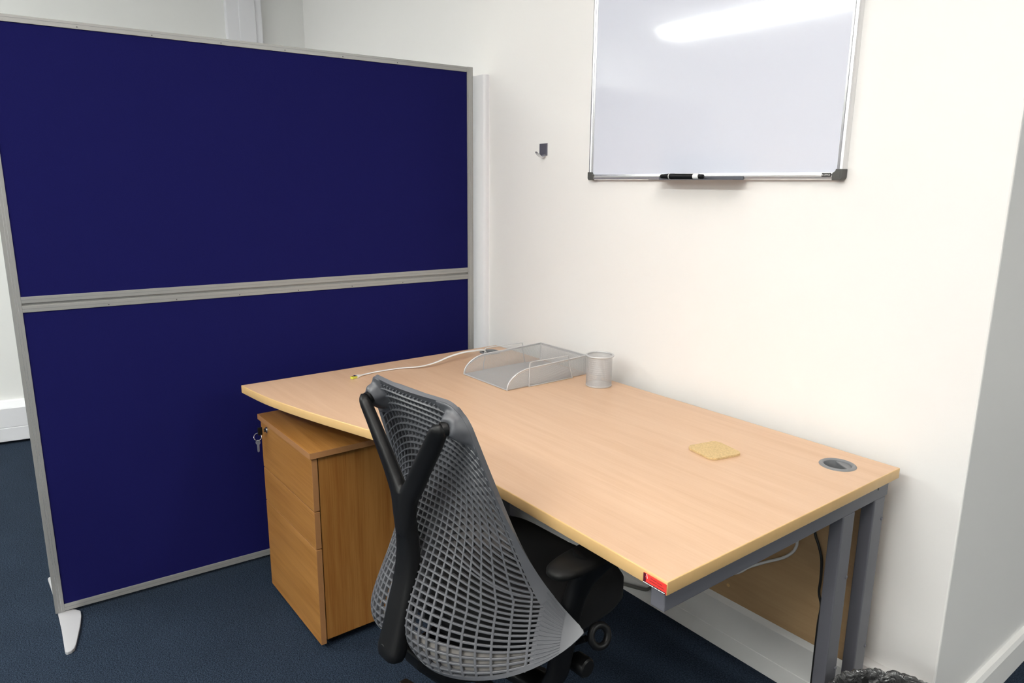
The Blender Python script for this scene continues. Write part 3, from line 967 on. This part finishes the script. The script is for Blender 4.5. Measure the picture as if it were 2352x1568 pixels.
def S(a, h):
    """the suspended back surface: a = side to side, h = bottom to top"""
    xa, yh = (abs(a) - .76) / .24, (h - .935) / .065
    if xa > 0 and yh > 0:          # rounded top corners
        xa, yh = min(xa, 1.02), min(yh, 1.02)
        a, h = math.copysign(.76 + .24 * xa * math.sqrt(1 - yh * yh / 2), a), .935 + .065 * yh * math.sqrt(1 - xa * xa / 2)
    xa, yh = (abs(a) - .93) / .07, (.05 - h) / .05
    if xa > 0 and yh > 0:          # slightly rounded wing tips
        xa, yh = min(xa, 1.0), min(yh, 1.0)
        a, h = math.copysign(.93 + .07 * xa * math.sqrt(1 - yh * yh / 4.5), a), .05 - .05 * yh * math.sqrt(1 - xa * xa / 4.5)
    wv, v0, Dv = lag(PR['w'], h), lag(PR['v'], h), lag(PR['D'], h)
    z, rr = lag(PR['z'], h), lag(PR['r'], h)
    aa = abs(a) + 1e-9
    pv = PR['pv'] + (PR['pt'] - PR['pv']) * h
    uu = wv * a
    vv = v0 + Dv * aa ** pv + .022 * math.exp(-(a / .22) ** 2) * math.exp(-(h / .22) ** 2)
    zz = z + rr * aa ** PR['pr']
    P = np.array([PR['xc'] + cth * uu - sth * vv, PR['yc'] + sth * uu + cth * vv, zz])
    return CAM + KS * (P - CAM)


def SF(a, h):
    """surface point with normal (pointing to the sitter), side and up tangents"""
    e = 1e-3
    p = S(a, h)
    ta = S(a + e, h) - S(a - e, h); ta /= np.linalg.norm(ta)
    th = S(a, h + e) - S(a, h - e); th /= np.linalg.norm(th)
    n = np.cross(th, ta); n /= np.linalg.norm(n)
    if n @ LV((0, 1, 0)) < 0:
        n = -n
    return p, n, ta, th


def rib(mb, ah, width, depth, back=0.3, wdir=None):
    """a bar following points (a,h) on the surface"""
    rg = []
    pts = [S(a, h) for a, h in ah]
    m = len(ah)
    for i, (a, h) in enumerate(ah):
        p, n, ta, th = SF(a, h)
        t = pts[min(i + 1, m - 1)] - pts[max(i - 1, 0)]
        t /= np.linalg.norm(t)
        sd = np.cross(n, t); sd /= np.linalg.norm(sd)
        wv = width(a, h) / 2 if callable(width) else width / 2
        dv = depth(a, h) if callable(depth) else depth
        rg.append([p + sd * wv * sx + n * dv * sn for sx, sn in ((-1, -back), (-.55, -back - .12), (.55, -back - .12), (1, -back), (1, 1 - back), (-1, 1 - back))])
    mb.rings(rg)


chair = thing('office_chair', 'grey lattice-back office chair with black Y-shaped spine pushed up to the desk', 'chair', tuple(L2W((0, .22, 0))))

# lattice
NR = 38
KB = 17
# row start heights on the centre line: wider steps near the bottom
hk_ = [float(np.interp(k, (0, 2, 4, 7, 10, 14.5, 38), (0, .095, .183, .287, .372, .485, 1))) for k in range(NR + 1)]


def row_end(k):
    if k <= KB:
        t = k / KB
        return .83 + .17 * t, .29 * t
    t = (k - KB) / (NR - KB)
    return 1.0, .29 + (.985 - .29) * t


def row_pts(k, n=46):
    ae, he = row_end(k)
    out = []
    m_ = 3.2
    for q_ in np.linspace(-1, 1, n):
        aa = abs(q_)
        aa = 1 - (1 - aa) ** 1.25
        h = hk_[k] + (he - hk_[k]) * aa ** m_
        out.append((math.copysign(aa * ae * (.995 if ae < .99 else .962), q_), max(h, 0)))
    return out


lat = MB()
for k in range(1, NR):
    rib(lat, row_pts(k), lambda a, h: .0046 - .0012 * min(1, h * 1.2), lambda a, h: .0055 + .0150 * min(1, max(0, (h - .2) * 1.9)) * (1 - .85 * abs(a) ** 4), back=.30)
NCOL = 12
for j in range(-NCOL, NCOL + 1):
    ah = []
    for h in np.linspace(0.0, .985, 60):
        a = j * .066 * (1 + .19 * min(1, h / .3) ** .8)
        if h > .3:
            a *= 1 - .02 * (h - .3)
        if abs(a) <= .985:
            ah.append((a, h))
    rib(lat, ah, lambda a, h: .0052 - .0022 * min(1, h * 1.15), lambda a, h: .0055 + .0085 * min(1, max(0, (h - .15) * 1.8)) * (1 - .55 * abs(a) ** 6), back=.33)
back = obj('backrest', lat, M['grey_back'], chair, label='grey moulded lattice back')


def patch(mb, fn, nu, nv, th0=.002, th1=.004):
    """thick sheet over the surface; fn(s,t) -> (a,h)"""
    ft, bk = [], []
    for i in range(nu + 1):
        for j in range(nv + 1):
            a, h = fn(i / nu, j / nv)
            p, n, ta, th = SF(a, h)
            bk.append(p - n * th0)
            ft.append(p + n * th1)
    W_ = nv + 1
    fs = []
    o = len(bk)
    for i in range(nu):
        for j in range(nv):
            q_ = (i * W_ + j, (i + 1) * W_ + j, (i + 1) * W_ + j + 1, i * W_ + j + 1)
            fs.append(q_)
            fs.append(tuple(o + x for x in reversed(q_)))
    for i in range(nu):
        for j in (0, nv):
            fs.append((i * W_ + j, (i + 1) * W_ + j, o + (i + 1) * W_ + j, o + i * W_ + j))
    for j in range(nv):
        for i in (0, nu):
            fs.append((i * W_ + j, i * W_ + j + 1, o + i * W_ + j + 1, o + i * W_ + j))
    mb.add(bk + ft, fs)


# rims
rm = MB()
patch(rm, lambda s, t: (-1 + 2 * s, .0 + .019 * t), 90, 2, .0028, .0035)
obj('bottom_rim', rm, M['grey_back'], back, smooth=True)
for sg in (-1, 1):
    rm = MB()
    patch(rm, lambda s, t: (sg * (.950 + .050 * t), .235 + .765 * s), 56, 2, .0030, .0062)
    obj('side_rim', rm, M['grey_back'], back, smooth=True)
rm = MB()
patch(rm, lambda s, t: (-1 + 2 * s, .968 + .032 * t), 60, 3, .0030, .0050)
obj('top_rim', rm, M['grey_back'], back, smooth=True)
# solid wing corners with raised fanning ridges
for sg in (-1, 1):
    rm = MB()
    patch(rm, lambda s, t: (sg * ((1 - s) * (.812 + .188 * t) + s * .998), (1 - s) * .315 * t + s * .002), 14, 20, .0018, .0042)
    wing = obj('wing_corner', rm, M['grey_back'], back, smooth=True)
    rm = MB()
    for k in range(1, KB):
        t = k / KB
        pts = [(sg * ((1 - s) * (.83 + .17 * t) + s * (.912 + .084 * t)), (1 - s) * .29 * t + s * .14 * t) for s in np.linspace(0, 1, 8)]
        rib(rm, pts, .0026, .0044, back=.66)
    obj('wing_ridges', rm, M['grey_back'], wing)
# grey strip seen through the lowest rows
rm = MB()


def strip_fn(s, t):
    a = -.86 + 1.72 * s
    top = .172 + (.060 - .172) * min(1, abs(a) / .865) ** 3.2
    return a, .010 + t * (top - .010)


for_ = []
patch(rm, strip_fn, 60, 5, -.0062, .0090)
obj('lower_cover_strip', rm, M['grey_soft'], chair, smooth=True, label='grey fabric strip behind the lowest lattice rows')

# Y-shaped spine
arm_pts = np.array([(.1265, .010, .9400), (.1245, .0115, .9340), (.1120, .0140, .9140), (.0950, .0160, .8880), (.0590, .0185, .8350), (.0345, .0200, .7960), (.0150, .0190, .7650), (.0060, .0190, .7250), (.0, .0200, .690)])
sp_pts = np.array([(0, .0185, .775), (0, .0200, .740), (0, .0225, .704), (0, .0250, .647), (0, .0190, .593), (0, .0060, .541), (0, -.0080, .488), (0, -.0200, .448), (0, -.0235, .434)])
tw_ = MB()
for sg in (-1, 1):
    P_ = spline([(sg * p[0], p[1], p[2]) for p in arm_pts], 40)
    path, Aa, Bb, ra, rb = [], [], [], [], []
    for i, p in enumerate(P_):
        t = P_[min(i + 1, 39)] - P_[max(i - 1, 0)]; t /= np.linalg.norm(t)
        f = i / 39
        wdir = np.array([1.0, sg * .42 * (1 - f), 0]); wdir -= (wdir @ t) * t; wdir /= np.linalg.norm(wdir)
        nd = np.cross(t, wdir)
        e = math.sqrt(max(.02, 1 - (1 - min(1, i / 4.0)) ** 2))
        path.append(L2W(p)); Aa.append(LV(wdir)); Bb.append(LV(nd))
        ra.append((.0170 + .0055 * f) * e); rb.append((.0115 + .0035 * f) * e)
    tw_.sweep(path, Aa, Bb, ra, rb, 22, 2.8)
P_ = spline(sp_pts, 46)
path, Aa, Bb, ra, rb = [], [], [], [], []
for i, p in enumerate(P_):
    t = P_[min(i + 1, 45)] - P_[max(i - 1, 0)]; t /= np.linalg.norm(t)
    wdir = np.array([1.0, 0, 0]); nd = np.cross(t, wdir)
    f = i / 45
    e = math.sqrt(max(.3, 1 - (max(0, i - 42) / 3.0) ** 2 * .6))
    path.append(L2W(p)); Aa.append(LV(wdir)); Bb.append(LV(nd))
    ra.append((.0225 + .0115 * f) * e); rb.append((.0140 + .0065 * f) * e)
tw_.sweep(path, Aa, Bb, ra, rb, 26, 3.2)
sp_o = obj('spine', tw_, M['black'], chair, smooth=True, label='black Y-shaped back support')
md = sp_o.modifiers.new('blend', 'REMESH'); md.mode = 'VOXEL'; md.voxel_size = .0026; md.use_smooth_shade = True
md = sp_o.modifiers.new('relax', 'SMOOTH'); md.factor = .5; md.iterations = 6
# top brackets: grey ears that carry the back on the spine tips
for sg in (-1, 1):
    em = MB()
    patch(em, lambda s, t: (sg * (.60 + .40 * s), .875 + .125 * t if s > .4 else .875 + .125 * t + (.4 - s) * .18 * (1 - t)), 10, 8, .0060, .0062)
    c0, n0, _, _ = SF(sg * .83, .945)
    tip = L2W((sg * .1265, .0300, .9340))
    fan = [SF(sg * aa, hh)[0] for aa, hh in ((.78, .972), (.90, .955), (.94, .925), (.70, .945), (.76, .905), (.90, .895), (.82, .93))]
    for ce in fan + [c0]:
        ex = spline([ce + n0 * .002, ce * .55 + tip * .45 + n0 * .001, tip], 12)
        em.tube(ex, np.array([.003, .009, .0115, .013, .014, .0148, .0155, .0162, .0168, .0168, .0135, .004]), 16)
    eo = obj('bracket', em, M['grey_back'], back, smooth=True)
    md = eo.modifiers.new('blend', 'REMESH'); md.mode = 'VOXEL'; md.voxel_size = .0024; md.use_smooth_shade = True
    md = eo.modifiers.new('relax', 'SMOOTH'); md.factor = .5; md.iterations = 26
    tipb = L2W((sg * .1215, .0195, .9280))
    cap_ = MB()
    ax = LV((sg * .25, .95, .1)); ax /= np.linalg.norm(ax)
    cap_.tube([tipb - ax * .002, tipb + ax * .001, tipb + ax * .008], [.0125, .0135, .0135], 24)
    obj('pivot_cap', cap_, M['black'], sp_o, smooth=True)
# spine bolt mark
bp_, bn_, _, _ = SF(0, .08)
bx_ = L2W((-.006, -.0345, .462))
obj('bolt', MB().torus(bx_, LV((1, 0, 0)), LV((0, -.25, .97)), .0055, .0011, 20, 6), M['black'], sp_o, smooth=True)

# seat
st = MB()
so_ = []
for i, (ins_, z) in enumerate(((.030, .430), (.010, .438), (0, .458), (0, .500), (.008, .518), (.030, .529), (.09, .534))):
    ring = []
    for t in np.linspace(0, 2 * math.pi, 56, endpoint=False):
        c_, s_ = math.cos(t), math.sin(t)
        x_ = (.207 - ins_) * math.copysign(abs(c_) ** (2 / (5.5 if s_ > 0 else 3.0)), c_)
        y_ = .292 + (.203 - ins_) * math.copysign(abs(s_) ** (2 / (5.5 if s_ > 0 else 3.0)), s_)
        drop = -.006 * max(0, (y_ - .38) / .117) ** 2 - .012 * math.exp(-(x_ / .16) ** 2) * (1 if i > 3 else 0)
        ring.append(L2W((x_, y_, z + drop)))
    so_.append(ring)
st.rings(so_)
obj('seat', st, M['black_matt'], chair, smooth=True)
pn_ = MB()
so_ = []
for ins_, z in ((.06, .400), (.02, .410), (.012, .432)):
    so_.append([L2W(((.200 - ins_) * math.copysign(abs(math.cos(t)) ** .6, math.cos(t)), .300 + (.190 - ins_) * math.copysign(abs(math.sin(t)) ** .6, math.sin(t)), z)) for t in np.linspace(0, 2 * math.pi, 48, endpoint=False)])
pn_.rings(so_)
obj('seat_pan', pn_, M['black'], chair, smooth=True)
mech = MB()
rg = []
for x_, w_, z0, z1 in ((.025, .030, .395, .425), (.07, .05, .345, .41), (.16, .075, .320, .405), (.30, .075, .325, .405), (.36, .05, .35, .40)):
    rg.append([L2W((sx * w_, x_, zz)) for sx, zz in ((-1, z0 + .01), (-.7, z0), (.7, z0), (1, z0 + .01), (1, z1), (-1, z1))])
mech.rings(rg)
obj('tilt_mechanism', mech, M['black'], chair, bevel=.006)
# arms
for sg, fwd in ((-1, .09), (1, .012)):
    ap = MB()
    rg = []
    for ins_, z in ((.012, .6500), (.003, .6512), (0, .6550), (0, .6610), (.004, .6655), (.016, .6680)):
        ring = []
        for t in np.linspace(0, 2 * math.pi, 40, endpoint=False):
            c_, s_ = math.cos(t), math.sin(t)
            x_ = (.038 - ins_) * math.copysign(abs(c_) ** (2 / 2.8), c_)
            y_ = .268 + fwd + (.128 - ins_) * math.copysign(abs(s_) ** (2 / 2.8), s_)
            ring.append(L2W((sg * .262 + x_, y_, z)))
        rg.append(ring)
    ap.rings(rg)
    pad = obj('arm_pad', ap, M['black_soft'], chair, smooth=True)
    cl = [(sg * .257, .268 + fwd, .647), (sg * .254, .260 + fwd, .632), (sg * .246, .240 + fwd, .595), (sg * .236, .228 + fwd, .545), (sg * .230, .220 + fwd, .490), (sg * .226, .212 + fwd, .440), (sg * .220, .205 + fwd, .395), (sg * .195, .202 + fwd, .362), (sg * .14, .205 + fwd * .7, .352), (sg * .08, .205, .355)]
    P_ = spline(cl, 44)
    path, Aa, Bb, ra, rb = [], [], [], [], []
    for i, p in enumerate(P_):
        t = P_[min(i + 1, 43)] - P_[max(i - 1, 0)]; t /= np.linalg.norm(t)
        fw = np.array([0, 1.0, 0]); fw -= (fw @ t) * t; fw /= np.linalg.norm(fw)
        nd = np.cross(t, fw)
        z = p[2]
        wide = .027 + .050 * max(0, (z - .565) / .09) ** 2
        path.append(L2W(p)); Aa.append(LV(fw)); Bb.append(LV(nd)); ra.append(wide); rb.append(.0155 + .012 * max(0, (z - .60) / .055) ** 2)
    am = MB()
    am.sweep(path, Aa, Bb, ra, rb, 22, 3.0)
    obj('arm_post', am, M['black'], chair, smooth=True)
# levers on the right: a loop handle and a round tension knob
lp = L2W((.292, .272, .462))
obj('loop_lever', MB().torus(L2W((.262, .296, .470)), LV((.35, .80, -.45)) / np.linalg.norm(LV((.35, .80, -.45))), LV((-.2, .55, .82)) / np.linalg.norm(LV((-.2, .55, .82))), .0205, .0075, 32, 12)
    .tube([L2W((.10, .27, .385)), L2W((.20, .268, .43)), L2W((.248, .272, .468))], .0065, 10), M['black'], chair, smooth=True)
obj('tension_knob', MB().tube([L2W((.205, .285, .392)), L2W((.212, .285, .392)), L2W((.242, .285, .391)), L2W((.246, .285, .391))], [.015, .0205, .0205, .017], 24).tube([L2W((.06, .285, .385)), L2W((.206, .285, .392))], .007, 10), M['black'], chair, smooth=True)
# gas lift and five-star base
BC = (0, .22)
obj('gas_lift', MB().lathe([(.0, .06), (.026, .06), (.026, .24), (.0145, .242), (.0145, .345), (0, .345)], *L2W((BC[0], BC[1], 0))[:2], 28), M['black'], chair, smooth=True)
hub = obj('base', MB().lathe([(.0, .068), (.036, .068), (.042, .085), (.038, .115), (.028, .12), (0, .12)], *L2W((BC[0], BC[1], 0))[:2], 28), M['black'], chair, smooth=True, label='black five-star base')
for i in range(5):
    an = math.radians(90 + 72 * i + 20)
    ex = np.array([math.cos(an), math.sin(an), 0]); ey = np.array([-ex[1], ex[0], 0])
    c = np.array([BC[0], BC[1], 0])
    rg = []
    for rr, w_, z0, z1 in ((.02, .026, .074, .108), (.12, .024, .072, .104), (.24, .020, .068, .094), (.315, .017, .064, .084)):
        rg.append([L2W(c + ex * rr + ey * w_ * sx + np.array([0, 0, zz])) for sx, zz in ((-1, z0), (1, z0), (1, z1 - .008), (.6, z1), (-.6, z1), (-1, z1 - .008))])
    obj('spoke', MB().rings(rg), M['black'], hub, bevel=.003)
    cc3 = c + ex * .30
    wm = MB()
    for sx in (-1, 1):
        wm.rings([[L2W(cc3 + ey * (sx * .013 + dy) + ex * (.026 * rr_ * math.cos(t)) + np.array([0, 0, .026 + .026 * rr_ * math.sin(t)])) for t in np.linspace(0, 2 * math.pi, 20, endpoint=False)] for rr_, dy in ((.8, -.009), (1, -.006), (1, .006), (.8, .009))])
    wm.tube([L2W(cc3 + np.array([0, 0, .024])), L2W(cc3 + np.array([0, 0, .072]))], .006, 10)
    obj('castor', wm, M['black'], hub, smooth=True)

# ------------------------------------------------------------------ waste bin with liner
BX, BY, BR, BH = .1655 + .012, -.249 - .006, .150, .30
bn = thing('waste_bin', 'round waste bin lined with crinkled glossy black plastic beside the desk', 'bin', (BX, BY, 0))
obj('bucket', MB().lathe([(0, 0), (.112, 0), (.116, .004), (BR - .006, BH - .01), (BR - .009, BH - .01), (.112, .008), (0, .008)], BX, BY, 56), M['bin'], bn, smooth=True)
lm_ = MB()
nA = 420
rg = []
prof = spline([(.985, .190), (1.015, .215), (1.03, .250), (1.035, .280), (1.03, .296), (1.012, .3055), (.985, .308), (.955, .303), (.93, .287), (.91, .255), (.87, .20), (.82, .13), (.76, .05)], 34)
ph = rng.uniform(0, 6.28, (12,))
fq = [9, 14, 19, 27, 38, 53, 71, 11, 23, 33, 61, 83]
for i, (rf, z) in enumerate(prof):
    ring = []
    arc = i * .35
    for k in range(nA):
        t = 2 * math.pi * k / nA
        wob = 0
        for q_ in range(12):                      # sharp pleats: folded sines leaning along the rim
            wob += (abs(math.sin(.5 * fq[q_] * t + ph[q_] + arc * (q_ % 5 - 2) * .55)) - .6) * .011 / (fq[q_] ** .55)
        amp = min(1.0, .35 + abs(i - 14) / 14)
        rr = BR * rf + wob * amp
        ring.append((BX + rr * math.cos(t), BY + rr * math.sin(t), z + wob * .5))
    rg.append(ring)
lm_.rings(rg, False)
obj('liner', lm_, M['liner'], bn, smooth=True)
